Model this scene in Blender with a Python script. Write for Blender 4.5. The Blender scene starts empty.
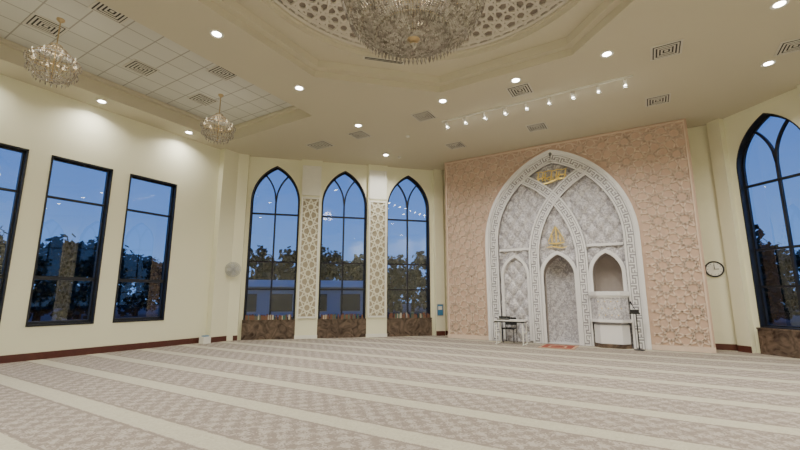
import bpy, math, random
from mathutils import Vector, Matrix
from mathutils.geometry import tessellate_polygon
random.seed(7)
H=6.7; XL=-12.7; XR=7.8; CX=-2.45; YB=-6.0; YC=9.2; YF=14.93
R2=math.sqrt(.5)

# ---------------------------------------------------------------- materials
def newmat(name):
    m=bpy.data.materials.new(name); m.use_nodes=True
    nt=m.node_tree; b=nt.nodes['Principled BSDF']; return m,nt,b
def N(nt,t,**k):
    n=nt.nodes.new(t)
    for a,v in k.items(): setattr(n,a,v)
    return n
def mat(name,col,rough=.6,metal=0,noise=.04,scale=6,emit=None,estr=0):
    m,nt,b=newmat(name)
    b.inputs['Roughness'].default_value=rough; b.inputs['Metallic'].default_value=metal
    tc=N(nt,'ShaderNodeTexCoord'); nz=N(nt,'ShaderNodeTexNoise'); nz.inputs['Scale'].default_value=scale
    nz.inputs['Detail'].default_value=3
    nt.links.new(tc.outputs['Object'],nz.inputs['Vector'])
    mx=N(nt,'ShaderNodeMix',data_type='RGBA'); 
    mx.inputs[6].default_value=(*[c*(1-noise) for c in col],1); mx.inputs[7].default_value=(*[min(1,c*(1+noise)) for c in col],1)
    nt.links.new(nz.outputs['Fac'],mx.inputs[0]); nt.links.new(mx.outputs[2],b.inputs['Base Color'])
    if emit:
        b.inputs['Emission Color'].default_value=(*emit,1); b.inputs['Emission Strength'].default_value=estr
    return m
M={}
M['wall']=mat('wall_paint',(.81,.80,.60),.6,noise=.015,scale=1.5)
M['ceil']=mat('ceiling_paint',(.60,.56,.43),.7,noise=.015,scale=1)
M['white']=mat('white_trim',(.80,.80,.73),.5)
M['pink']=mat('mihrab_rose_paint',(.55,.39,.295),.6,noise=.03,scale=3)
M['pinkl']=mat('mihrab_lattice_paint',(.71,.57,.46),.5,noise=.02)
M['plaster']=mat('white_plaster',(.78,.775,.78),.5,noise=.02)
M['pshade']=mat('grey_groove_shade',(.34,.33,.35),.6,noise=.05)  # plaster darkened to grey, shade of sunken parts put into the colour
M['dark']=mat('window_frame_bronze',(.012,.014,.02),.35,noise=.1)
M['black']=mat('black_plastic',(.012,.012,.013),.45)
M['gold']=mat('gold_leaf',(.90,.68,.20),.3,metal=.4)
M['brass']=mat('brass',(.55,.42,.24),.3,metal=1)
M['wood']=mat('baseboard_mahogany',(.09,.025,.018),.35,noise=.3,scale=12)
M['lat']=mat('pilaster_lattice',(.76,.74,.60),.5)
M['latbg']=mat('pilaster_lattice_ground',(.40,.35,.25),.6)
M['ring']=mat('dome_ground',(.24,.20,.16),.6,noise=.05)
M['ringl']=mat('dome_lattice',(.56,.52,.44),.5)
M['lampw']=mat('lamp_emitter',(1,1,1),.5,emit=(1,.96,.88),estr=30)
M['bulb']=mat('bulb_emitter',(.8,.78,.7),.5,emit=(1,.85,.6),estr=.8)
M['vent']=mat('vent_metal',(.62,.60,.52),.5)
M['ventd']=mat('vent_shadow_gap',(.04,.037,.035),.8)
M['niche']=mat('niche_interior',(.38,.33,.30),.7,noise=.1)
M['red']=mat('prayer_rug_red',(.30,.07,.045),.9,noise=.4,scale=25)
M['rugb']=mat('prayer_rug_border',(.50,.33,.22),.9,noise=.3,scale=30)
M['blue']=mat('poster_blue',(.05,.22,.42),.5)
M['steel']=mat('steel',(.55,.55,.56),.3,metal=.9)
M['fan']=mat('fan_guard',(.50,.51,.50),.5)
M['tabletop']=mat('table_top',(.70,.69,.66),.5)
M['asphalt']=mat('asphalt',(.045,.05,.055),.9,noise=.3)
M['leaf']=mat('foliage',(.018,.036,.022),.9,noise=.6,scale=3)
M['bark']=mat('bark',(.02,.016,.012),.9)
M['bldg']=mat('outside_building',(.35,.36,.38),.8)
M['fascia']=mat('building_fascia',(.6,.62,.66),.7)
M['book1']=mat('book_brown',(.16,.07,.04),.6); M['book2']=mat('book_green',(.05,.12,.09),.6); M['book3']=mat('book_cream',(.5,.45,.36),.6)

def marble():
    m,nt,b=newmat('brown_marble'); tc=N(nt,'ShaderNodeTexCoord'); n=N(nt,'ShaderNodeTexNoise')
    n.inputs['Scale'].default_value=2.5;n.inputs['Detail'].default_value=8;n.inputs['Distortion'].default_value=2.5
    nt.links.new(tc.outputs['Object'],n.inputs['Vector']); r=N(nt,'ShaderNodeValToRGB')
    r.color_ramp.elements[0].position=.3;r.color_ramp.elements[0].color=(.03,.018,.014,1)
    r.color_ramp.elements[1].position=.75;r.color_ramp.elements[1].color=(.20,.14,.10,1)
    nt.links.new(n.outputs['Fac'],r.inputs[0]); nt.links.new(r.outputs[0],b.inputs['Base Color']); b.inputs['Roughness'].default_value=.2
    return m
M['marble']=marble()
def tilemat():
    m,nt,b=newmat('acoustic_tile'); tc=N(nt,'ShaderNodeTexCoord'); k=N(nt,'ShaderNodeTexBrick',offset=0.0,squash=1.0)
    k.inputs['Color1'].default_value=(.66,.66,.60,1);k.inputs['Color2'].default_value=(.62,.62,.56,1);k.inputs['Mortar'].default_value=(.36,.35,.31,1)
    k.inputs['Scale'].default_value=1;k.inputs['Brick Width'].default_value=.6;k.inputs['Row Height'].default_value=.6;k.inputs['Mortar Size'].default_value=.014
    nt.links.new(tc.outputs['Object'],k.inputs['Vector']); nt.links.new(k.outputs['Color'],b.inputs['Base Color']); b.inputs['Roughness'].default_value=.8
    return m
M['tile']=tilemat()
def tuft():
    m,nt,b=newmat('tufted_damask'); tc=N(nt,'ShaderNodeTexCoord')
    n=N(nt,'ShaderNodeTexNoise'); n.inputs['Scale'].default_value=8; n.inputs['Detail'].default_value=2; n.inputs['Distortion'].default_value=2.2
    nt.links.new(tc.outputs['Object'],n.inputs['Vector']); r=N(nt,'ShaderNodeValToRGB')
    r.color_ramp.elements[0].position=.42;r.color_ramp.elements[0].color=(.38,.365,.39,1)
    r.color_ramp.elements[1].position=.58;r.color_ramp.elements[1].color=(.66,.645,.66,1)
    nt.links.new(n.outputs['Fac'],r.inputs[0]); nt.links.new(r.outputs[0],b.inputs['Base Color']); b.inputs['Roughness'].default_value=.35
    return m
M['tuft']=tuft()
def carpet():
    m,nt,b=newmat('striped_prayer_carpet'); L=nt.links
    tc=N(nt,'ShaderNodeTexCoord'); sp=N(nt,'ShaderNodeSeparateXYZ'); L.new(tc.outputs['Object'],sp.inputs[0])
    def MA(op,a,bv=None,c=None):
        n=N(nt,'ShaderNodeMath',operation=op)
        for i,x in enumerate([a,bv,c]):
            if x is None: continue
            if isinstance(x,(int,float)): n.inputs[i].default_value=x
            else: L.new(x,n.inputs[i])
        return n.outputs[0]
    y=MA('ADD',sp.outputs['Y'],100*1.2-2.88+.6)
    f=MA('FRACT',MA('DIVIDE',y,1.2))
    d=MA('ABSOLUTE',MA('SUBTRACT',f,.5))
    stripe=MA('LESS_THAN',d,.13)
    line=MA('MULTIPLY',MA('GREATER_THAN',d,.145),MA('LESS_THAN',d,.17))
    nz=N(nt,'ShaderNodeTexNoise'); nz.inputs['Scale'].default_value=17; nz.inputs['Detail'].default_value=3; nz.inputs['Distortion'].default_value=1.8
    L.new(tc.outputs['Object'],nz.inputs['Vector'])
    sx=MA('SINE',MA('MULTIPLY',sp.outputs['X'],2*math.pi/.3)); sy=MA('SINE',MA('MULTIPLY',sp.outputs['Y'],2*math.pi/.3))
    pat=MA('ADD',MA('MULTIPLY',MA('MULTIPLY',sx,sy),.35),MA('MULTIPLY',MA('SUBTRACT',nz.outputs['Fac'],.5),3.0))
    r=N(nt,'ShaderNodeValToRGB'); r.color_ramp.elements[0].position=.35;r.color_ramp.elements[1].position=.68
    r.color_ramp.elements[0].color=(.245,.205,.172,1); r.color_ramp.elements[1].color=(.41,.365,.315,1)
    L.new(MA('ADD',pat,.45),r.inputs[0])
    r2=N(nt,'ShaderNodeValToRGB'); r2.color_ramp.elements[0].position=.3;r2.color_ramp.elements[1].position=.7
    r2.color_ramp.elements[0].color=(.42,.39,.30,1); r2.color_ramp.elements[1].color=(.53,.50,.39,1)
    L.new(nz.outputs['Fac'],r2.inputs[0])
    m1=N(nt,'ShaderNodeMix',data_type='RGBA'); L.new(stripe,m1.inputs[0]); L.new(r.outputs[0],m1.inputs[6]); L.new(r2.outputs[0],m1.inputs[7])
    m2=N(nt,'ShaderNodeMix',data_type='RGBA'); L.new(line,m2.inputs[0]); L.new(m1.outputs[2],m2.inputs[6]); m2.inputs[7].default_value=(.25,.21,.175,1)
    L.new(m2.outputs[2],b.inputs['Base Color']); b.inputs['Roughness'].default_value=.95
    bp=N(nt,'ShaderNodeBump'); bp.inputs['Strength'].default_value=.3; bp.inputs['Distance'].default_value=.01
    L.new(nz.outputs['Fac'],bp.inputs['Height']); L.new(bp.outputs['Normal'],b.inputs['Normal'])
    return m
M['carpet']=carpet()
def glass():
    m=bpy.data.materials.new('window_glass'); m.use_nodes=True; nt=m.node_tree; nt.nodes.clear()
    o=N(nt,'ShaderNodeOutputMaterial'); t=N(nt,'ShaderNodeBsdfTransparent'); g=N(nt,'ShaderNodeBsdfGlossy'); g.inputs['Roughness'].default_value=.0
    t.inputs['Color'].default_value=(.78,.87,.97,1)
    lw=N(nt,'ShaderNodeLayerWeight'); lw.inputs['Blend'].default_value=.22
    mr=N(nt,'ShaderNodeMapRange'); mr.inputs[3].default_value=.10; mr.inputs[4].default_value=.5
    nt.links.new(lw.outputs['Fresnel'],mr.inputs[0])
    mx=N(nt,'ShaderNodeMixShader'); nt.links.new(mr.outputs[0],mx.inputs[0]); nt.links.new(t.outputs[0],mx.inputs[1]); nt.links.new(g.outputs[0],mx.inputs[2])
    nt.links.new(mx.outputs[0],o.inputs[0]); return m
M['glass']=glass()
def crystal():
    m,nt,b=newmat('crystal'); b.inputs['Roughness'].default_value=.08
    b.inputs['Transmission Weight'].default_value=.35; b.inputs['IOR'].default_value=1.5; b.inputs['Specular IOR Level'].default_value=.9
    tc=N(nt,'ShaderNodeTexCoord'); v=N(nt,'ShaderNodeTexVoronoi'); v.inputs['Scale'].default_value=22; nt.links.new(tc.outputs['Object'],v.inputs['Vector'])
    r=N(nt,'ShaderNodeValToRGB'); r.color_ramp.elements[0].color=(.22,.18,.15,1); r.color_ramp.elements[1].color=(.92,.88,.80,1)
    nt.links.new(v.outputs['Color'],r.inputs[0]); nt.links.new(r.outputs[0],b.inputs['Base Color'])
    return m
M['crystal']=crystal()

# ---------------------------------------------------------------- mesh builder
class MB:
    def __init__(s,xf=None): s.v=[];s.f=[];s.mi=[];s.ms=[];s.xf=xf or (lambda a,b,c:(a,b,c))
    def m(s,k):
        if k not in s.ms: s.ms.append(k)
        return s.ms.index(k)
    def pt(s,p): s.v.append(tuple(s.xf(*p))); return len(s.v)-1
    def face(s,pts,k): s.f.append([s.pt(p) for p in pts]); s.mi.append(s.m(k))
    def disc(s,c,r,k,axis='z',n=28):
        P=[]
        for i in range(n):
            a=2*math.pi*i/n; x,y=r*math.cos(a),r*math.sin(a)
            P.append({'z':(c[0]+x,c[1]+y,c[2]),'y':(c[0]+x,c[1],c[2]+y)}[axis])
        s.face(P,k)
    def box(s,a,b,k):
        (x0,y0,z0),(x1,y1,z1)=a,b
        i=[s.pt(p) for p in [(x0,y0,z0),(x1,y0,z0),(x1,y1,z0),(x0,y1,z0),(x0,y0,z1),(x1,y0,z1),(x1,y1,z1),(x0,y1,z1)]]
        for q in [(0,3,2,1),(4,5,6,7),(0,1,5,4),(1,2,6,5),(2,3,7,6),(3,0,4,7)]:
            s.f.append([i[j] for j in q]); s.mi.append(s.m(k))
    def plate(s,outer,holes,w0,w1,k,kedge=None,dims=lambda u,v,w:(u,w,v)):
        loops=[outer]+list(holes); flat=[p for l in loops for p in l]
        tr=tessellate_polygon([[Vector((p[0],p[1],0)) for p in l] for l in loops])
        A=[s.pt(dims(p[0],p[1],w0)) for p in flat]; B=[s.pt(dims(p[0],p[1],w1)) for p in flat]
        for t in tr:
            s.f.append([A[i] for i in t]); s.mi.append(s.m(k)); s.f.append([B[i] for i in reversed(t)]); s.mi.append(s.m(k))
        o=0
        for l in loops:
            n=len(l)
            for i in range(n):
                j=(i+1)%n; s.f.append([A[o+i],A[o+j],B[o+j],B[o+i]]); s.mi.append(s.m(kedge or k))
            o+=n
    def strip(s,pts,width,w0,w1,k,closed=False,dims=lambda u,v,w:(u,w,v)):
        n=len(pts); L=[];
        for i,p in enumerate(pts):
            if closed: a=pts[(i-1)%n]; b=pts[(i+1)%n]
            else: a=pts[max(0,i-1)]; b=pts[min(n-1,i+1)]
            dx,dy=b[0]-a[0],b[1]-a[1]; l=math.hypot(dx,dy) or 1; nx,ny=-dy/l,dx/l
            w=width[i] if isinstance(width,(list,tuple)) else width
            q=[(p[0]+nx*w/2,p[1]+ny*w/2),(p[0]-nx*w/2,p[1]-ny*w/2)]
            L.append([s.pt(dims(*q[0],w0)),s.pt(dims(*q[1],w0)),s.pt(dims(*q[1],w1)),s.pt(dims(*q[0],w1))])
        for i in range(n if closed else n-1):
            a=L[i];b=L[(i+1)%n]
            for j in range(4):
                s.f.append([a[j],a[(j+1)%4],b[(j+1)%4],b[j]]); s.mi.append(s.m(k))
        if not closed:
            for e in (L[0],L[-1]): s.f.append(e); s.mi.append(s.m(k))
    def lathe(s,prof,c,k,n=24,axis='z'):
        rings=[]
        for r,z in prof:
            ring=[]
            for i in range(n):
                a=2*math.pi*i/n; x,y=r*math.cos(a),r*math.sin(a)
                p={'z':(c[0]+x,c[1]+y,c[2]+z),'y':(c[0]+x,c[1]+z,c[2]+y),'x':(c[0]+z,c[1]+x,c[2]+y)}[axis]
                ring.append(s.pt(p))
            rings.append(ring)
        for a,b in zip(rings,rings[1:]):
            for i in range(n):
                j=(i+1)%n; s.f.append([a[i],a[j],b[j],b[i]]); s.mi.append(s.m(k))
    def tube(s,pts,r,k,n=8,closed=False):
        P=[Vector(p) for p in pts]; rings=[]; m=len(P)
        for i in range(m):
            t=(P[(i+1)%m]-P[(i-1)%m]) if closed else (P[min(i+1,m-1)]-P[max(i-1,0)])
            t.normalize(); up=Vector((0,0,1)) if abs(t.z)<.9 else Vector((1,0,0))
            a=t.cross(up).normalized(); b=t.cross(a)
            rr=r[i] if isinstance(r,(list,tuple)) else r
            rings.append([s.pt(tuple(P[i]+a*math.cos(2*math.pi*j/n)*rr+b*math.sin(2*math.pi*j/n)*rr)) for j in range(n)])
        for i in range(m if closed else m-1):
            a=rings[i];b=rings[(i+1)%m]
            for j in range(n): s.f.append([a[j],a[(j+1)%n],b[(j+1)%n],b[j]]); s.mi.append(s.m(k))
        if not closed:
            for q in (rings[0],rings[-1]): s.f.append(list(q)); s.mi.append(s.m(k))
    def gem(s,c,r,h,k,n=5,rot=0):
        c=Vector(c); t=s.pt((c.x,c.y,c.z+h*.35)); b=s.pt((c.x,c.y,c.z-h*.65))
        ring=[s.pt((c.x+r*math.cos(rot+2*math.pi*i/n),c.y+r*math.sin(rot+2*math.pi*i/n),c.z)) for i in range(n)]
        for i in range(n):
            j=(i+1)%n; s.f+= [[t,ring[i],ring[j]],[b,ring[j],ring[i]]]; s.mi+=[s.m(k)]*2
    def obj(s,name,parent=None,smooth=False):
        me=bpy.data.meshes.new(name); me.from_pydata(s.v,[],s.f); 
        for k in s.ms: me.materials.append(M[k])
        for p,i in zip(me.polygons,s.mi): p.material_index=i; p.use_smooth=smooth
        import bmesh
        bm=bmesh.new(); bm.from_mesh(me); bmesh.ops.recalc_face_normals(bm,faces=bm.faces); bm.to_mesh(me); bm.free()
        o=bpy.data.objects.new(name,me); bpy.context.scene.collection.objects.link(o)
        if parent: o.parent=parent
        return o
def empty(name,loc=(0,0,0)):
    e=bpy.data.objects.new(name,None); e.empty_display_size=.2; bpy.context.scene.collection.objects.link(e); return e

def arch(cx,hw,sp,r,z0,n=14,inset=0):
    c=cx-hw+r; hw2=hw-inset; rr=r-inset
    a1=math.acos((cx-c)/rr); L=[]
    for i in range(n+1):
        a=math.pi+(a1-math.pi)*i/n; L.append((c+rr*math.cos(a),sp+rr*math.sin(a)))
    Rr=[(2*cx-x,z) for x,z in reversed(L[:-1])]
    return [(cx-hw2,z0)]+L+Rr+[(cx+hw2,z0)]

def frame(O,U,Nn): return lambda u,n,z:(O[0]+U[0]*u+Nn[0]*n, O[1]+U[1]*u+Nn[1]*n, z)
F_left=frame((XL,0),(0,1),(1,0))
F_cl=frame((XL,YC),(R2,R2),(R2,-R2))
XM=2*CX-XL
F_cr=frame((XM,YC),(-R2,R2),(-R2,-R2))
LC=(YF-YC)/R2
F_front=frame((0,YF),(1,0),(0,-1))
T=.3

def star_segs():
    S=[]; a=1.0; s=a/(1+math.sqrt(2)); ap=.5
    mid=[(.5+ap*math.cos(k*math.pi/4),.5+ap*math.sin(k*math.pi/4)) for k in range(8)]
    for k in range(8): S.append((mid[k],mid[(k+3)%8]))
    c,sn=math.cos(math.radians(67.5)),math.sin(math.radians(67.5)); t=(s/2)/(c+sn)
    for q in range(4):
        for sg in (1,-1):
            p0=(0,-s/2); p1=(sg*t*c,-s/2+t*sn)
            an=q*math.pi/2+math.pi/4
            r=lambda p:(p[0]*math.cos(an)-p[1]*math.sin(an),p[0]*math.sin(an)+p[1]*math.cos(an))
            S.append((r(p0),r(p1)))
    return S
STAR=star_segs()
def lattice(mb,u0,u1,v0,v1,nu,nv,test,wd,w0,w1,k,dims=lambda u,v,w:(u,w,v),sub=10,minsub=1):
    cu=(u1-u0)/nu; cv=(v1-v0)/nv
    for i in range(nu+1):
        for j in range(nv+1):
            for si,(a,b) in enumerate(STAR):
                if si<8 and (i==nu or j==nv): continue
                A=(u0+(i+a[0])*cu,v0+(j+a[1])*cv); B=(u0+(i+b[0])*cu,v0+(j+b[1])*cv)
                ins=[]
                for q in range(sub):
                    t=(q+.5)/sub; ins.append(test(A[0]+(B[0]-A[0])*t,A[1]+(B[1]-A[1])*t))
                q=0
                while q<sub:
                    if ins[q]:
                        e=q
                        while e<sub and ins[e]: e+=1
                        P=[]; nn=max(minsub,1)
                        for z in range(nn+1):
                            t=(q+(e-q)*z/nn)/sub; P.append((A[0]+(B[0]-A[0])*t,A[1]+(B[1]-A[1])*t))
                        mb.strip(P,wd,w0,w1+.0012*(si%8),k,dims=dims); q=e
                    else: q+=1

# ================================================================ ROOM SHELL
f=MB(); f.plate([(XL-.1,YB),(XM+.1,YB),(XM+.1,YC),(CX+CX-XL-(YF-YC),YF+.1),(XL+(YF-YC),YF+.1),(XL-.1,YC)],[],-.1,0,'carpet',dims=lambda u,v,w:(u,v,w)); f.obj('floor')

OC=(-2.55,5.0); OR=3.85
def octa(c,R): 
    r=R/math.cos(math.pi/8); return [(c[0]+r*math.cos(math.pi/8+k*math.pi/4),c[1]+r*math.sin(math.pi/8+k*math.pi/4)) for k in range(8)]
def circ(c,R,n=96): return [(c[0]+R*math.cos(2*math.pi*i/n),c[1]+R*math.sin(2*math.pi*i/n)) for i in range(n)]
TX0,TX1,TY0,TY1=-11.85,-7.95,-5.0,8.15
hor=lambda u,v,w:(u,v,w)
c=MB()
room=[(XL-T,YB-.1),(XM+T,YB-.1),(XM+T,YC+.12),(XM-(YF-YC)+.12,YF+T),(XL+(YF-YC)-.12,YF+T),(XL-T,YC+.12)]
tray=[(TX0,TY0),(TX1,TY0),(TX1,TY1),(TX0,TY1)]
c.plate(room,[octa(OC,OR),tray],H,H+.05,'ceil',dims=hor)
TD=.45
for i in range(4):
    a=tray[i];b=tray[(i+1)%4]; c.face([(a[0],a[1],H+.05),(b[0],b[1],H+.05),(b[0],b[1],H+TD),(a[0],a[1],H+TD)],'ceil')
c.face([(p[0],p[1],H+TD) for p in tray],'tile')
c.plate([(TX0+.002,TY0+.002),(TX1-.002,TY0+.002),(TX1-.002,TY1-.002),(TX0+.002,TY1-.002)],[[(TX0+.12,TY0+.12),(TX1-.12,TY0+.12),(TX1-.12,TY1-.12),(TX0+.12,TY1-.12)]],H+TD-.1,H+TD-.01,'ceil',dims=hor)
o1=octa(OC,OR); o2=octa(OC,OR-.16)
S1=H+.17; S2=H+.36
for A,z0,z1 in ((o1,H+.05,S1),(o2,S1+.02,S2)):
    for i in range(8):
        a=A[i];b=A[(i+1)%8]; c.face([(a[0],a[1],z0),(b[0],b[1],z0),(b[0],b[1],z1),(a[0],a[1],z1)],'ceil')
c.plate(octa(OC,OR+.02),[o2],S1,S1+.02,'ceil',dims=hor)
CR=3.3; LIP=.07
c.plate(octa(OC,OR-.14),[circ(OC,CR)],S2,S2+.02,'ceil',dims=hor)
DZ=S2+.20
for (ra,za,rb,zb) in ((CR,S2+.02,CR,S2+.1),(CR,S2+.1,CR-LIP,S2+.1),(CR-LIP,S2+.1,CR-LIP,DZ)):
    A=circ(OC,ra);B=circ(OC,rb)
    for i in range(96):
        j=(i+1)%96; c.face([(*A[i],za),(*A[j],za),(*B[j],zb),(*B[i],zb)],'ceil')
def domez(r): return DZ+1.0*(1-(r/(CR-LIP))**2)
rs=[CR-LIP,2.8,2.4,2.0,1.6,1.2,.8,.4,.02]
for ra,rb in zip(rs,rs[1:]):
    A=circ(OC,ra);B=circ(OC,rb)
    for i in range(96):
        j=(i+1)%96; c.face([(*A[i],domez(ra)),(*A[j],domez(ra)),(*B[j],domez(rb)),(*B[i],domez(rb))],'ring' if ra>1.7 else 'ceil')
c.obj('ceiling')
d=MB()
def dm(u,v,w):
    return (OC[0]+v*math.cos(u),OC[1]+v*math.sin(u),domez(v)-w-.02)
def dm2(u,v,w): return dm(u/2.3,v,w)
lattice(d,0,2*math.pi*2.3,1.65,3.17,36,4,lambda u,v:1.64<v<3.18,.04,0,.03,'ringl',dims=dm2,sub=6,minsub=2)
for r in (3.2,3.12,1.7,1.62):
    d.strip([(2*math.pi*2.3*i/96,r) for i in range(97)],.045,0,.04,'ringl',dims=dm2)
d.obj('trim_dome')

wins=[(-3.6,-2.2),(-1.75,-.35),(.12,1.52),(1.97,3.37),(3.82,5.22),(5.67,7.07)]
WZ0,WZ1=.82,5.05
w=MB(F_left)
hl=[[(a,WZ0),(b,WZ0),(b,WZ1),(a,WZ1)] for a,b in wins]
w.plate([(YB,0),(YC+.13,0),(YC+.13,H),(YB,H)],hl,-T,0,'wall'); w.obj('wall_left')
wn=0
for a,b in wins:
    wn+=1
    e=empty('window_%d'%wn)
    g=MB(F_left); m_=.075; n0,n1=-.2,-.1
    g.plate([(a,WZ0),(b,WZ0),(b,WZ1),(a,WZ1)],[[(a+m_,WZ0+m_),(b-m_,WZ0+m_),(b-m_,WZ1-m_),(a+m_,WZ1-m_)]],n0,n1,'dark')
    g.box((a+m_,n0,1.95-.045),(b-m_,n1,1.95+.045),'dark'); g.box((a+m_,n0,4.0-.025),(b-m_,n1,4.0+.025),'dark')
    g.box((a,-T-.02,WZ0-.04),(b,.02,WZ0+.002),'dark'); 
    g.box((a,-.1,WZ0),(a+.04,.015,WZ1),'dark'); g.box((b-.04,-.1,WZ0),(b,.015,WZ1),'dark'); g.box((a,-.1,WZ1-.04),(b,.015,WZ1),'dark')
    g.obj('frame',e)
    g=MB(F_left); g.face([(a+.02,-.15,WZ0+.02),(b-.02,-.15,WZ0+.02),(b-.02,-.15,WZ1-.02),(a+.02,-.15,WZ1-.02)],'glass'); g.obj('glass',e)
w=MB(); w.box((XM,YB,0),(XM+T,YC+.13,H),'wall'); w.obj('wall_right')
w=MB(); w.box((XL-T,YB-.1,0),(XM+T,YB,H),'wall'); w.obj('wall_back')
w=MB(F_front); w.box((XL+YF-YC-.13,-T,0),(XM-(YF-YC)+.13,0,H),'wall'); w.obj('wall_front')

AW=[1.47,4.05,6.63]; AH=.88; ASP=5.0; AR=1.55; AZ=.68
tn=0
for side,F in (('front_left',F_cl),('front_right',F_cr)):
    w=MB(F); holes=[arch(s,AH,ASP,AR,AZ) for s in AW]
    w.plate([(0,0),(LC,0),(LC,H),(0,H)],holes,-T,0,'wall'); w.obj('wall_'+side)
    w=MB(F)
    for s in AW:
        w.box((s-AH-.02,0,0),(s+AH+.02,.10,AZ-.04),'marble'); w.box((s-AH-.02,-.25,AZ-.04),(s+AH+.02,.13,AZ),'marble')
    w.obj('trim_sill_'+side)
    for a,b in ((AW[0]+AH+.02,AW[1]-AH-.02),(AW[1]+AH+.02,AW[2]-AH-.02)):
        w=MB(F); tn+=1
        w.box((a,0,0),(b,.14,H-.002),'wall')
        w.plate([(a+.04,.72),(b-.04,.72),(b-.04,5.2),(a+.04,5.2)],[[(a+.10,.78),(b-.10,.78),(b-.10,5.14),(a+.10,5.14)]],.14,.19,'white')
        w.plate([(a+.04,5.28),(b-.04,5.28),(b-.04,6.45),(a+.04,6.45)],[[(a+.10,5.34),(b-.10,5.34),(b-.10,6.39),(a+.10,6.39)]],.14,.18,'white')
        w.box((a+.1,.14,.78),(b-.1,.15,5.14),'latbg'); w.box((a+.1,.14,5.34),(b-.1,.155,6.39),'white')
        lattice(w,a+.1,b-.1,.78,5.14,1,7,lambda u,v:a+.1<u<b-.1,.04,.15,.18,'lat',sub=8)
        w.box((a-.01,0,0),(b+.01,.17,.12),'white')
        w.obj('trim_%d'%tn)
    for s in AW:
        wn+=1; e=empty('window_%d'%wn); g=MB(F); n0,n1=-.24,-.16
        outer=arch(s,AH,ASP,AR,AZ); inner=arch(s,AH,ASP,AR,AZ+.07,inset=.07)
        g.plate(outer,[inner],n0,n1,'dark')
        g.box((s-.03,n0,AZ+.07),(s+.03,n1,ASP),'dark')
        for zz in (1.75,2.75,4.55): g.box((s-AH+.07,n0,zz-.03),(s+AH-.07,n1,zz+.03),'dark')
        for sg in (1,-1):
            P=[]
            for i in range(15):
                x=AH*.62*i/14; P.append((s+sg*x,ASP+math.sqrt(max(0,AR*AR-(AR-x)**2))))
            g.strip(P,.055,n0,n1,'dark')
        g.plate(arch(s,AH+.0,ASP,AR,AZ),[arch(s,AH,ASP,AR,AZ+.03,inset=.03)],-.16,.012,'dark')
        g.obj('frame',e)
        g=MB(F); g.face([(p[0],-.2,p[1]) for p in inner],'glass'); 
        g.obj('glass',e)
def prism(name,poly,z0,z1,k):
    w=MB(); w.plate(poly,[],z0,z1,k,dims=hor); return w.obj(name)
def P_(F,u,n): p=F(u,n,0); return (p[0],p[1])
prism('trim_5',[(XL,8.5),(XL+.25,8.5),(XL+.25,9.1),P_(F_cl,.45,.17),P_(F_cl,.45,0),(XL,YC)],0,H-.002,'wall')
prism('trim_6',[P_(F_cl,LC-.42,0),P_(F_cl,LC-.42,.17),P_(F_cl,LC-.05,.17),(XL+YF-YC+.02,YF)],0,H-.002,'wall')
prism('trim_7',[P_(F_cr,LC-.42,0),P_(F_cr,LC-.42,.17),P_(F_cr,LC-.05,.17),(XM-(YF-YC)-.02,YF)],0,H-.002,'wall')
w=MB(); w.box((XL,YB,0),(XL+.03,8.5,.17),'wood'); w.box((XL+.25,8.5,0),(XL+.28,9.1,.17),'wood'); w.obj('baseboard_left')
w=MB(F_cl); w.box((.1,.17,0),(.46,.2,.17),'wood'); w.box((LC-.42,.17,0),(LC-.07,.2,.17),'wood'); w.obj('baseboard_front_left')
w=MB(F_cr); w.box((LC-.42,.17,0),(LC-.07,.2,.17),'wood'); w.obj('baseboard_front_right')
w=MB(); w.box((1.42,YF-.03,0),(2.1,YF,.17),'wood'); w.box((-6.96,YF-.03,0),(-6.44,YF,.17),'wood'); w.obj('baseboard_front')

# ================================================================ MIHRAB
PX0,PX1,PY=-6.42,1.42,14.0
HW,SP,RR=2.38,3.33,3.21
HP=H-.004
mi=empty('mihrab')
w=MB()
w.plate([(PX0,0),(PX0,HP),(PX1,HP),(PX1,0),]+[(x,z) for x,z in reversed(arch(CX,HW,SP,RR,0,24))],[],PY,PY+.22,'pink')
w.box((PX0,PY+.22,0),(PX0+.15,YF-.002,HP),'pink'); w.box((PX1-.15,PY+.22,0),(PX1,YF-.002,HP),'pink')
def in_arch(x,z,hw,sp,r,cx=CX):
    ax=abs(x-cx)
    if ax>=hw: return False
    if z<sp: return True
    return z<sp+math.sqrt(max(0,r*r-(ax+r-hw)**2))
def tst(x,z): return PX0+.10<x<PX1-.10 and .15<z<H-.12 and not in_arch(x,z,HW+.12,SP,RR+.12)
cell=(PX1-PX0)/12
lattice(w,PX0,PX1,.10,.10+cell*10,12,10,tst,.036,PY-.024,PY-.002,'pinkl',sub=14)
w.strip([(PX0+.07,.03),(PX0+.07,H-.07),(PX1-.07,H-.07),(PX1-.07,.03)],.05,PY-.03,PY,'pinkl')
w.box((PX0,PY-.02,0),(CX-HW,PY,.14),'pinkl'); w.box((CX+HW,PY-.02,0),(PX1,PY,.14),'pinkl')
w.obj('surround_panel',mi)

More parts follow.
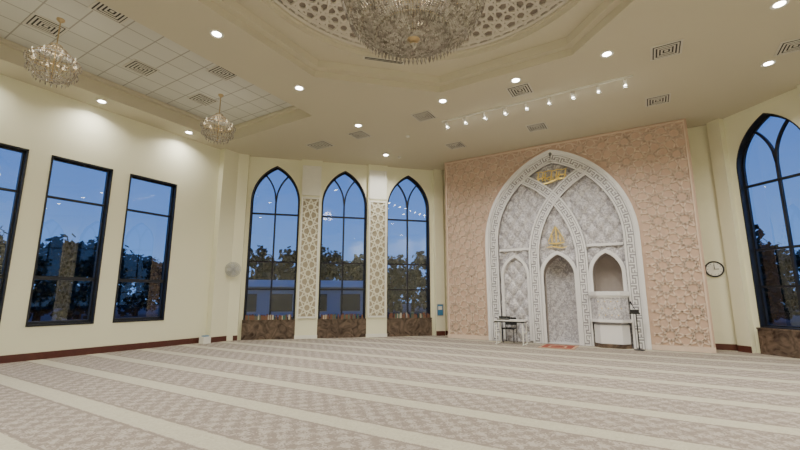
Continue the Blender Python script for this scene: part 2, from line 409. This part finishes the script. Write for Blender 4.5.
def pathmap(pts):
    cum=[0]
    for a,b in zip(pts,pts[1:]): cum.append(cum[-1]+math.hypot(b[0]-a[0],b[1]-a[1]))
    nm=[]
    for i in range(len(pts)):
        a=pts[max(0,i-1)];b=pts[min(len(pts)-1,i+1)]; l=math.hypot(b[0]-a[0],b[1]-a[1]); nm.append((-(b[1]-a[1])/l,(b[0]-a[0])/l))
    def f(s,t):
        s=min(max(s,0),cum[-1]-1e-6)
        i=0
        while cum[i+1]<s: i+=1
        q=(s-cum[i])/(cum[i+1]-cum[i]); a,b=pts[i],pts[i+1]; n0,n1=nm[i],nm[i+1]
        return (a[0]+(b[0]-a[0])*q+(n0[0]*(1-q)+n1[0]*q)*t, a[1]+(b[1]-a[1])*q+(n0[1]*(1-q)+n1[1]*q)*t)
    return f,cum[-1]
def kufic_band(mb,pts,wd,yb,yf,clip=None):
    mb.strip(pts,wd,yf+.025,yb,'pshade')  # band ground in shadow grey, groove shade painted behind the raised keys
    f,L=pathmap(pts); e=.055
    for sg in (1,-1):
        n=int(L/.12); mb.strip([f(L*i/n,sg*(wd/2-e/2)) for i in range(n+1)],e,yf-.02,yf+.03,'plaster')
    U=.30; n=int(L/U); U=L/n; hh=wd/2-e-.02; b=.04
    def rect(s0,s1,t0,t1):
        q=[f(s0,t0),f(s1,t0),f(s1,t1),f(s0,t1)]
        mb.face([(p[0],yf,p[1]) for p in q],'plaster')
        for i in range(4):
            p,r=q[i],q[(i+1)%4]; mb.face([(p[0],yf,p[1]),(r[0],yf,r[1]),(r[0],yf+.025,r[1]),(p[0],yf+.025,p[1])],'plaster')
    for i in range(n):
        s=i*U; fl=1 if i%2 else -1
        T_=lambda a,b2:(min(a*fl,b2*fl),max(a*fl,b2*fl))
        rect(s,s+b,-hh,hh)
        rect(s+b,s+U-.03,*T_(hh-b,hh)); rect(s+.085,s+U,*T_(-hh,-hh+b))
        rect(s+.085,s+.085+b,*T_(-hh+b,hh-.08)); rect(s+.17,s+.17+b,*T_(-hh+b+.03,hh-b))
        rect(s+.17+b,s+U-.03,*T_(-.02,.02))
w=MB()
BW=.34
def dense(pts):
    P=[pts[0]]
    for a,b in zip(pts,pts[1:]):
        l=math.hypot(b[0]-a[0],b[1]-a[1]); n=max(1,int(l/.25))
        for i in range(1,n+1): P.append((a[0]+(b[0]-a[0])*i/n,a[1]+(b[1]-a[1])*i/n))
    return P
half=arch(CX,HW-BW/2-.08,SP,RR-BW/2-.08,0,22)
k=len(half)//2
w.strip(dense(arch(CX,HW-.03,SP,RR-.03,0,22)),.10,PY-.08,PY+.2,'plaster')
kufic_band(w,dense(half[:k+1]),BW,PY+.2,PY-.02); kufic_band(w,dense(half[k:]),BW,PY+.2,PY-.02)
off=.74; rs_=3.2; sp2=2.72
for sg in (1,-1):
    P=[(CX-sg*off,0),(CX-sg*off,sp2)]
    i=1
    while True:
        a=math.pi-i*.05; x=-off+rs_+rs_*math.cos(a); z=sp2+rs_*math.sin(a)
        if not in_arch(CX+x,z,HW-.26,SP,RR-.26): break
        P.append((CX+sg*x,z)); i+=1
    kufic_band(w,dense(P),.33,PY+.2,PY-.01+(0 if sg>0 else .014))
w.obj('arch_bands',mi)

NC=(CX,.50,2.15,.78); NR_=(CX+1.42,.43,2.2,.72); NL=(CX-1.42,.43,2.2,.72)
def tz(x,z,p=.44):
    a=math.sin(math.pi*(x-CX+z*.75)/p); b=math.sin(math.pi*(x-CX-z*.75)/p)
    return .11*abs(a*b)**.42
w=MB(); st=.036; nx=int(4.6/st); nz=int(6.3/st); idx={}
def vtx(i,j):
    if (i,j) not in idx:
        x=CX-2.3+i*st; z=j*st
        idx[(i,j)]=w.pt((x,PY+.215-tz(x,z),z))
    return idx[(i,j)]
for i in range(nx):
    for j in range(nz):
        x=CX-2.3+(i+.5)*st; z=(j+.5)*st
        if not in_arch(x,z,HW-.1,SP,RR-.1): continue
        if in_arch(x,z,*NC[1:],cx=NC[0]): continue
        if z>1.65 and in_arch(x,z,*NR_[1:],cx=NR_[0]): continue
        w.f.append([vtx(i,j),vtx(i+1,j),vtx(i+1,j+1),vtx(i,j+1)]); w.mi.append(w.m('tuft'))
w.obj('tufted_backing',mi,smooth=True)
w=MB()
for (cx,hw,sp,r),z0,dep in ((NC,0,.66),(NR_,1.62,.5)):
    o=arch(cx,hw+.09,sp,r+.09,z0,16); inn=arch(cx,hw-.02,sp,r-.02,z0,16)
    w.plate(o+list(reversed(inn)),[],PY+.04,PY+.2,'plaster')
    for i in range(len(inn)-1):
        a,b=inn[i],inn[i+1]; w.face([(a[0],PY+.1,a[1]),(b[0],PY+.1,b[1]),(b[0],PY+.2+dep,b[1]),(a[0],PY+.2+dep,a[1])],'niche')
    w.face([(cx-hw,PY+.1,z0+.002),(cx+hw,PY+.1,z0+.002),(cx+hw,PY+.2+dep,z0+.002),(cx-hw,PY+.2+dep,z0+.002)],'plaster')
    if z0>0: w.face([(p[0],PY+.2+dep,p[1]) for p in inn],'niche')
o=arch(NL[0],NL[1]+.06,NL[2],NL[3]+.06,.05,16); inn=arch(NL[0],NL[1]-.03,NL[2],NL[3]-.03,.05,16)
w.plate(o+list(reversed(inn)),[],PY+.04,PY+.18,'plaster')
for nn in (NR_,NL):
    w.box((nn[0]-.52,PY+.06,3.06),(nn[0]+.52,PY+.19,3.14),'plaster')
w.obj('niche_frames',mi)
w=MB(); idx={}
nx=26; nz=80
def v2(i,j):
    if (i,j) not in idx:
        t=math.pi*i/nx; x=CX-math.cos(t)*NC[1]; y=PY+.2+.1+math.sin(t)*.5; z=j*.037
        d=tz(x*1.0,z,.30)*.6; idx[(i,j)]=w.pt((x,y-d*math.sin(t),z))
    return idx[(i,j)]
for i in range(nx):
    for j in range(nz): 
        if in_arch(CX-math.cos(math.pi*(i+.5)/nx)*NC[1],(j+.5)*.037,NC[1]+.01,NC[2],NC[3]+.06): w.f.append([v2(i,j),v2(i+1,j),v2(i+1,j+1),v2(i,j+1)]); w.mi.append(w.m('tuft'))
w.obj('central_niche_lining',mi,smooth=True)
w=MB(); x0,x1=NR_[0]-.50,NR_[0]+.50
def octp(g): return [(x0-g,PY+.18),(x0-g,PY-.08-g),(x0+.2-g*.4,PY-.32-g),(x1-.2+g*.4,PY-.32-g),(x1+g,PY-.08-g),(x1+g,PY+.18)]
w.plate(octp(0),[],.82,1.52,'tuft',dims=hor)
w.plate(octp(.05),[],1.52,1.64,'plaster',dims=hor); w.plate(octp(.02),[],1.46,1.52,'plaster',dims=hor)
w.plate(octp(.05),[],.74,.82,'plaster',dims=hor); w.plate(octp(-.06),[],.66,.74,'pshade',dims=hor)
w.plate(octp(-.03),[],0.12,.66,'plaster',dims=hor); w.plate(octp(0),[],0,.12,'marble',dims=hor)
for zi in range(3):
    for xi in range(4):
        w.gem((x0+.22+xi*.17+(zi%2)*.085,PY-.325,.95+zi*.2),.018,.04,'gold',6)
w.obj('balcony',mi)
w=MB()
def gs(P,wd): 
    n=len(P); w.strip(P,[wd*(.35+.65*math.sin(math.pi*(i+.6)/(n+.2))) for i in range(n)],PY+.03,PY+.08,'gold')
cx,cz=CX,5.46
for i,dx in enumerate((-.46,-.30,-.22,-.02,.14,.22,.42)): gs([(cx+dx+.03,cz+.24-.02*(i%3)),(cx+dx,cz+.1),(cx+dx-.02,cz-.06)],.04)
gs([(cx-.52+1.04*t/12,cz-.10-.06*math.sin(math.pi*t/6)) for t in range(13)],.06)
gs([(cx-.3+.15*math.cos(a/10*math.pi*1.3),cz-.02+.08*math.sin(a/10*math.pi*1.3)) for a in range(11)],.04)
gs([(cx+.32+.15*math.cos(a/10*math.pi*1.4),cz+.0+.09*math.sin(a/10*math.pi*1.4)) for a in range(11)],.04)
gs([(cx-.05+.1*math.cos(a/10*math.pi*2),cz+.0+.06*math.sin(a/10*math.pi*2)) for a in range(11)],.03)
gs([(cx-.5+t*.1,cz+.27+.02*math.sin(t*2)) for t in range(11)],.025)
cz=3.3
gs([(cx,cz+.48),(cx+.01,cz+.2),(cx,cz-.02)],.05)
gs([(cx-.12,cz+.2),(cx-.13,cz+.08),(cx-.14,cz-.02)],.04); gs([(cx+.12,cz+.2),(cx+.12,cz+.08),(cx+.14,cz-.02)],.04)
gs([(cx-.25+.50*t/10,cz-.05-.03*math.sin(math.pi*t/10)) for t in range(11)],.055)
gs([(cx-.32+.64*t/10,cz-.20+.03*math.sin(math.pi*t/5)) for t in range(11)],.045)
gs([(cx-.25,cz+.0),(cx-.15,cz+.22),(cx,cz+.5)],.028); gs([(cx+.25,cz+.0),(cx+.15,cz+.22),(cx,cz+.5)],.028)
w.obj('gold_calligraphy',mi)

# ================================================================ LIGHT FITTINGS
LC_=(1,.95,.86)
def area(name,loc,size,power,col=LC_,rot=None,spread=145,parent=None):
    l=bpy.data.lights.new(name,'AREA'); l.shape='DISK'; l.size=size; l.energy=power; l.color=col; l.spread=math.radians(spread)
    o=bpy.data.objects.new(name,l); o.location=loc
    bpy.context.scene.collection.objects.link(o)
    if parent: o.parent=parent
    return o
DL=[(-6.96,4.37),(-7.1,6.79),(-7.2,9.4),(-12.2,4.54),(-12.2,7.0),(-12.2,2.1),(-12.2,-.4),(-12.2,-2.8),(-7,1.9),(-7,-.6),(-7,-3.2),
(-4.28,9.3),(-2.3,9.26),(-.3,9.2),(2.5,9.11),(-7.92,12.06),(2.8,11.5),(2.2,6.8),(2.2,4.4),(2.2,1.9),(2.2,-.6),(7.2,7),(7.2,4.5),(7.2,2),(7.2,-.5),(-4.3,.4),(-.5,.4),(-2.4,-3),(4.7,9.2),(4.7,-3.2)]
for i,(x,y) in enumerate(DL):
    e=empty('recessed_downlight'); w=MB()
    w.lathe([(.085,-.004),(.13,-.012),(.135,0)],(x,y,H),'white',28)
    w.disc((x,y,H-.006),.085,'lampw'); w.obj('trim_ring',e)
    area('lamp',(x,y,H-.03),.16,30 if x<-12 else 74,parent=e)
def vent(x,y,z,s=.3,sy=None,name='hvac_vent'):
    sy=sy or s; w=MB(); w.box((x-s,y-sy,z-.015),(x+s,y+sy,z-.001),'vent')
    w.box((x-s*.86,y-sy*.86,z-.018),(x+s*.86,y+sy*.86,z-.015),'ventd')
    for q in (.78,.56,.34,.12):
        if q<.2: w.box((x-s*q,y-sy*q,z-.022),(x+s*q,y+sy*q,z-.018),'vent'); continue
        w.plate([(x-s*q,y-sy*q),(x+s*q,y-sy*q),(x+s*q,y+sy*q),(x-s*q,y+sy*q)],[[(x-s*(q-.11),y-sy*(q-.11)),(x+s*(q-.11),y-sy*(q-.11)),(x+s*(q-.11),y+sy*(q-.11)),(x-s*(q-.11),y+sy*(q-.11))]],z-.026,z-.0185,'vent',dims=hor)
    w.obj(name)
for x,y in [(-5.15,9.86),(-2.34,9.79),(-2.5,12.38),(.8,9.7),(.69,12.25),(3.12,10.9),(-5.3,12.5),(-7.6,10.0)]: vent(x,y,H,.29)
vent(-9.33,10.02,H,.42,.30)
for x,y in [(-10.4,2.7),(-8.7,3.2),(-10.4,4.6),(-8.8,5.8),(-10.6,6.4),(-10.4,1.0)]: vent(x,y,H+TD,.3)
w=MB(); Fv=frame((-4.9,7.35),(R2,R2),(R2,-R2)); w.xf=Fv
w.box((-.5,-.06,S2-.012),(.5,.06,S2-.001),'vent'); w.box((-.46,-.04,S2-.015),(.46,.04,S2-.012),'ventd'); w.box((-.46,-.006,S2-.018),(.46,.006,S2-.0152),'vent'); w.obj('linear_vent')
for x,y in [(-7.6,12.5),(-6.3,10.9)]:
    w=MB(); w.lathe([(.07,0),(.07,-.03),(.04,-.05),(.001,-.05)],(x,y,H),'white',16); w.obj('smoke_detector')
e=empty('track_light'); w=MB()
ty=10.45; w.box((-4.85,ty-.02,H-.045),(.15,ty+.02,H-.001),'white')
for i in range(9):
    x=-4.7+i*.585; w.tube([(x,ty,H-.04),(x,ty,H-.12)],.012,'white')
    w.tube([(x,ty-.05,H-.10),(x,ty+.04,H-.16),(x,ty+.10,H-.20)],[.035,.045,.055],'white',12)
    w.tube([(x,ty+.098,H-.198),(x,ty+.106,H-.204)],.05,'lampw',12)
    w.disc((x,ty+.04,H-.215),.03,'lampw')
w.obj('rail_and_heads',e)
for i in (0,2,4,6,8):
    x=-4.7+i*.585
    l=bpy.data.lights.new('spot','SPOT'); l.energy=110; l.spot_size=math.radians(60); l.spot_blend=.8; l.color=(1,.965,.91); l.shadow_soft_size=.05
    o=bpy.data.objects.new('spot',l); o.location=(x,ty+.13,H-.25); d_=Vector((x*.9-.1*2.45,14,3.4))-o.location
    o.rotation_euler=d_.to_track_quat('-Z','Y').to_euler(); bpy.context.scene.collection.objects.link(o); o.parent=e

def chandelier(x,y,ztop,zb,R,big=True):
    e=empty('crystal_chandelier'); w=MB(); g=MB(); hgt=R*(.95 if big else 1.1)
    prof=[]; n=16 if big else 9
    zr=zb+hgt
    for i in range(n+1):
        t=i/n; r=R*(.12+.88*math.sin(t*math.pi/2)**.85); z=zb+.08*R+(hgt-.08*R)*(t**1.8); prof.append((r,z))
    ns=96 if big else 30
    fine=[]
    for a,b in zip(prof,prof[1:]):
        m=3 if big else 2
        for q in range(m): fine.append((a[0]+(b[0]-a[0])*q/m,a[1]+(b[1]-a[1])*q/m))
    for k in range(ns):
        an=2*math.pi*k/ns
        for i,(r,z) in enumerate(fine):
            if r<R*.35 and k%2: continue
            g.gem((x+r*math.cos(an),y+r*math.sin(an),z),.019*(R+.3) if big else .014,.055 if big else .035,'crystal',4,an)
    tiers=[prof[j] for j in ((4,7,10,13,16) if big else (3,6,9))]
    for r,z in tiers:
        w.tube([(x+r*math.cos(2*math.pi*i/48),y+r*math.sin(2*math.pi*i/48),z) for i in range(48)],.012*(1 if big else .6),'brass',6,closed=True)
        nd=int(2*math.pi*r/(.07 if big else .08))
        for k in range(nd):
            an=2*math.pi*k/nd; g.gem((x+(r+.03)*math.cos(an),y+(r+.03)*math.sin(an),z-.06*(1 if big else .6)),.024 if big else .016,.14 if big else .09,'crystal',5,an)
    ups=[(R*.98,zr+.0),(R*.72,zr+.28*R),(R*.45,zr+.55*R),(R*.22,zr+.8*R)]
    for (ra,za),(rb,zb_) in zip(ups,ups[1:]):
        m=8 if big else 5
        for k in range(ns if big else 24):
            an=2*math.pi*k/(ns if big else 24)
            for q in range(m):
                t=q/m; r=ra+(rb-ra)*t-.06*R*math.sin(math.pi*t); z=za+(zb_-za)*t
                g.gem((x+r*math.cos(an),y+r*math.sin(an),z),.018 if big else .012,.05 if big else .03,'crystal',4,an)
        w.tube([(x+rb*math.cos(2*math.pi*i/36),y+rb*math.sin(2*math.pi*i/36),zb_) for i in range(36)],.012*(1 if big else .6),'brass',6,closed=True)
    w.lathe([(.001,.02*R),(.05*R,.04*R),(.09*R,.08*R),(.05*R,.12*R),(.02*R,.3*R)],(x,y,zb),'brass',20)
    g.gem((x,y,zb),.05*R+.01,.10*R+.03,'crystal',8)
    w.tube([(x,y,zb+.2*R),(x,y,ztop-.02)],.02 if big else .012,'brass')
    w.lathe([(.05+.05*R,0),(.05+.05*R,-.03),(.02,-.08)],(x,y,ztop),'brass',20)
    na=16 if big else 8
    for k in range(na):
        an=2*math.pi*k/na; ca,sa=math.cos(an),math.sin(an)
        P=[(x+r*ca,y+r*sa,z) for r,z in ((.03,zr-.2*R),(.4*R,zr-.35*R),(.8*R,zr-.2*R),(.86*R,zr+.02))]
        w.tube(P,.010 if big else .007,'brass',6)
        w.lathe([(.05*R**.5,-.01),(.06*R**.5,.02),(.012,.02),(.012,.09),(.001,.10)],(x+.86*R*ca,y+.86*R*sa,zr+.02),'bulb',8)
    w.obj('brass_frame',e); g.obj('crystals',e)
    l=bpy.data.lights.new('glow','POINT'); l.energy=70 if big else 6; l.color=(1,.92,.8); l.shadow_soft_size=.3 if big else .1
    o=bpy.data.objects.new('glow',l); o.location=(x,y,zr+.1); bpy.context.scene.collection.objects.link(o); o.parent=e
chandelier(-2.78,5.0,DZ+.99,5.36,1.12)
chandelier(-9.9,6.5,H+TD,5.75,.42,False); chandelier(-9.9,2.78,H+TD,5.75,.42,False); chandelier(-9.9,-1.0,H+TD,5.75,.42,False)

# ================================================================ OBJECTS
w=MB(); tx0,tx1,ty0,ty1=-4.35,-3.35,12.95,13.5
w.box((tx0,ty0,.72),(tx1,ty1,.76),'tabletop'); w.box((tx0+.03,ty0+.03,.68),(tx1-.03,ty1-.03,.72),'black')
for x in (tx0+.08,tx1-.08):
    w.tube([(x,ty0+.06,.7),(x,ty0+.06,.02)],.018,'white'); w.tube([(x,ty1-.06,.7),(x,ty1-.06,.02)],.018,'white')
    w.tube([(x,ty0-.02,.018),(x,ty1+.02,.018)],.018,'white'); w.tube([(x,ty0+.06,.35),(x,ty1-.06,.35)],.012,'white')
w.obj('folding_table')
w=MB(); w.box((-4.25,13.05,.761),(-3.9,13.3,.785),'black'); w.box((-4.25,13.29,.785),(-3.9,13.31,.86),'black'); w.box((-4.23,13.07,.785),(-3.92,13.27,.79),'steel'); w.obj('audio_mixer')
w=MB(); cx,cy=-4.05,13.72
w.box((cx-.2,cy-.2,.43),(cx+.2,cy+.2,.47),'black'); w.plate([(cx-.2,.55),(cx+.2,.55),(cx+.18,.80),(cx-.18,.80)],[],cy+.18,cy+.21,'black')
for sx in (-.18,.18):
    w.tube([(cx+sx,cy-.18,0.01),(cx+sx,cy-.17,.44)],.013,'black'); w.tube([(cx+sx,cy+.2,.01),(cx+sx,cy+.18,.44),(cx+sx,cy+.2,.76)],.013,'black')
w.obj('stacking_chair')
w=MB(); w.box((-2.95,12.75,.0),(-1.95,13.75,.012),'rugb'); w.box((-2.87,12.83,.012),(-2.03,13.67,.016),'red')
for i in range(20): w.box((-2.94+i*.051,12.69,.001),(-2.93+i*.051,12.75,.006),'rugb')
w.plate([(x,y) for x,y in [(-2.7,12.95),(-2.7,13.3),(-2.58,13.48),(-2.45,13.58),(-2.32,13.48),(-2.2,13.3),(-2.2,12.95)]],[[(-2.64,13.0),(-2.26,13.0),(-2.26,13.27),(-2.36,13.42),(-2.45,13.49),(-2.54,13.42),(-2.64,13.27)]],.0165,.019,'rugb',dims=hor)
w.obj('prayer_rug')
w=MB(); x,y=-.35,13.62
w.lathe([(.001,.0),(.14,.0),(.14,.015),(.03,.03),(.001,.03)],(x,y,0),'black',20); w.tube([(x,y,.02),(x,y,1.05)],.016,'black')
w.box((x-.16,y-.10,1.0),(x+.10,y+.06,1.04),'black'); w.box((x-.14,y-.08,1.04),(x+.08,y+.04,1.12),'black')
w.tube([(x,y,1.1),(x-.08,y-.05,1.26)],.009,'black'); w.tube([(x-.08,y-.05,1.26),(x-.11,y-.07,1.33),(x-.12,y-.075,1.35)],[.018,.026,.02],'black',10); w.obj('microphone_stand')
w=MB(); w.lathe([(.001,-.03),(.19,-.03),(.195,-.045),(.225,-.045),(.235,-.02),(.235,0)],(1.72,YF,2.28),'black',36,'y')
w.disc((1.72,YF-.036,2.28),.195,'white','y')
w.box((1.712,YF-.046,2.28),(1.728,YF-.040,2.42),'black'); w.box((1.72,YF-.046,2.272),(1.83,YF-.040,2.288),'black')
for k in range(12):
    a=k*math.pi/6; w.box((1.72+.165*math.cos(a)-.008,YF-.042,2.28+.165*math.sin(a)-.008),(1.72+.165*math.cos(a)+.008,YF-.038,2.28+.165*math.sin(a)+.008),'black')
w.obj('wall_clock')
def fan(F,u,n,z,name='wall_fan'):
    w=MB(F); w.box((u-.05,n,z-.12),(u+.05,n+.06,z+.08),'fan'); w.box((u-.02,n+.05,z-.03),(u+.02,n+.14,z+.03),'fan')
    yc=n+.22
    for r in (.25,.2,.15,.1,.05):
        for dy in (-.045,.045):
            w.tube([(u+r*math.cos(2*math.pi*i/24),yc+dy*(1.25-r*3),z+r*math.sin(2*math.pi*i/24)) for i in range(24)],.007,'fan',5,closed=True)
    for i in range(24):
        a=math.pi*i/12; w.tube([(u+.04*math.cos(a),yc+.05,z+.04*math.sin(a)),(u+.25*math.cos(a),yc+.02,z+.25*math.sin(a)),(u+.25*math.cos(a),yc-.02,z+.25*math.sin(a)),(u+.04*math.cos(a),yc-.05,z+.04*math.sin(a))],.005,'fan',4)
    for i in range(4):
        a=i*math.pi/2; P=[(u+r*math.cos(a+d),yc+e_,z+r*math.sin(a+d)) for r,d,e_ in ((.03,0,0),(.19,-.25,-.015),(.22,.2,0),(.19,.6,.02),(.04,.5,.01))]; w.face(P,'white')
    w.lathe([(.001,-.09),(.05,-.08),(.06,-.02),(.04,.03),(.001,.05)],(u,yc,z),'fan',14,'y')
    w.obj(name)
fan(F_cl,.20,.19,2.42)
w=MB(F_cl); w.box((LC-.38,.175,.75),(LC-.12,.19,1.2),'steel'); w.box((LC-.36,.19,.77),(LC-.14,.193,1.18),'blue'); w.box((LC-.33,.193,.98),(LC-.17,.195,1.12),'white'); w.obj('framed_notice')
w=MB(F_cl); w.box((.12,.175,1.35),(.22,.195,1.5),'white'); w.box((.15,.195,1.40),(.19,.2,1.44),'steel'); w.obj('light_switch')
for s in AW:
    w=MB(F_cl); u=s-.8
    while u<s+.75:
        t=random.uniform(.025,.06)
        if random.random()<.8: w.box((u,.015,AZ),(u+t,.12,AZ+random.uniform(.12,.2)),random.choice(['book1','book2','book1','book3','book1']))
        u+=t+.002
    w.obj('row_of_books')
w=MB(); w.box((-12.5,8.15,0),(-12.25,8.4,.22),'white'); w.box((-12.46,8.2,.22),(-12.3,8.36,.25),'blue'); w.obj('storage_box')

# ================================================================ OUTSIDE
w=MB(); w.box((-120,-80,-.9),(90,120,-.7),'asphalt'); w.obj('ground')
def tree(x,y,h,name='tree'):
    w=MB(); w.tube([(x,y,-.7),(x+.1,y,h*.3),(x,y+.1,h*.6)],[.28,.2,.1],'bark',8)
    for i in range(4):
        a=random.random()*6.28; w.tube([(x,y,h*.3),(x+h*.18*math.cos(a),y+h*.18*math.sin(a),h*.6)],[.12,.04],'bark',6)
    for i in range(36):
        a=random.random()*6.28; zz=random.uniform(.02,.92); rr=h*.5*math.sqrt(random.random())*math.sqrt(max(.05,1-zz**2.2)); z=h*zz
        c=(x+rr*math.cos(a),y+rr*math.sin(a),z); q=h*random.uniform(.09,.15)
        for j in range(40):
            v=Vector((random.gauss(0,1),random.gauss(0,1),random.gauss(0,1))).normalized()*q*random.uniform(.4,1.15)
            p=Vector(c)+v; s_=q*.3
            t1=Vector((random.gauss(0,1),random.gauss(0,1),random.gauss(0,1))).normalized(); t2=t1.cross(v).normalized()
            w.face([tuple(p+t1*s_),tuple(p+t2*s_),tuple(p-t1*s_),tuple(p-t2*s_)],'leaf')
    w.obj(name)
for i in range(36):
    azd=-14+ i*3.3; az=math.radians(azd)
    D=random.uniform(40,48)+(12 if 18<azd<66 else 0); x=-D*math.cos(az); y=D*math.sin(az)+4
    tree(x,y,random.uniform(5.0,8.2)*(1.1 if 18<azd<66 else 1))
for x,y in ((20,40),(26,35),(14,44),(32,31),(38,26),(8,46),(41,20)): tree(x,y,random.uniform(5.5,7.5))
F_b=frame((-31,22),(R2,R2),(R2,-R2))
w=MB(F_b); w.box((0,-6,-.7),(13,0,2.3),'bldg'); w.box((-.4,-6.4,2.3),(13.4,.4,2.9),'fascia')
for i in range(4): w.box((1+i*3,0,.2),(2.8+i*3,.05,1.7),'dark')
w.obj('outside_building')

W=bpy.data.worlds.new('dusk_sky'); bpy.context.scene.world=W; W.use_nodes=True; nt=W.node_tree
bg=nt.nodes['Background']; tc=N(nt,'ShaderNodeTexCoord'); sp=N(nt,'ShaderNodeSeparateXYZ'); nt.links.new(tc.outputs['Generated'],sp.inputs[0])
r=N(nt,'ShaderNodeValToRGB'); r.color_ramp.elements[0].position=0; r.color_ramp.elements[0].color=(.22,.42,.80,1)
r.color_ramp.elements[1].position=.6; r.color_ramp.elements[1].color=(.035,.14,.60,1)
nz=N(nt,'ShaderNodeTexNoise'); nz.inputs['Scale'].default_value=4; nt.links.new(tc.outputs['Generated'],nz.inputs['Vector'])
ad=N(nt,'ShaderNodeMath',operation='MULTIPLY_ADD'); nt.links.new(nz.outputs['Fac'],ad.inputs[0]); ad.inputs[1].default_value=.15; nt.links.new(sp.outputs['Z'],ad.inputs[2])
nt.links.new(ad.outputs[0],r.inputs[0]); nt.links.new(r.outputs[0],bg.inputs[0]); bg.inputs[1].default_value=1.2

cd=bpy.data.cameras.new('camera'); cd.lens=404/800*36; cd.sensor_width=36; cd.clip_end=500
co=bpy.data.objects.new('camera',cd); co.location=(0,0,1.5); co.rotation_euler=(math.radians(100),0,math.radians(31.2))
bpy.context.scene.collection.objects.link(co); bpy.context.scene.camera=co
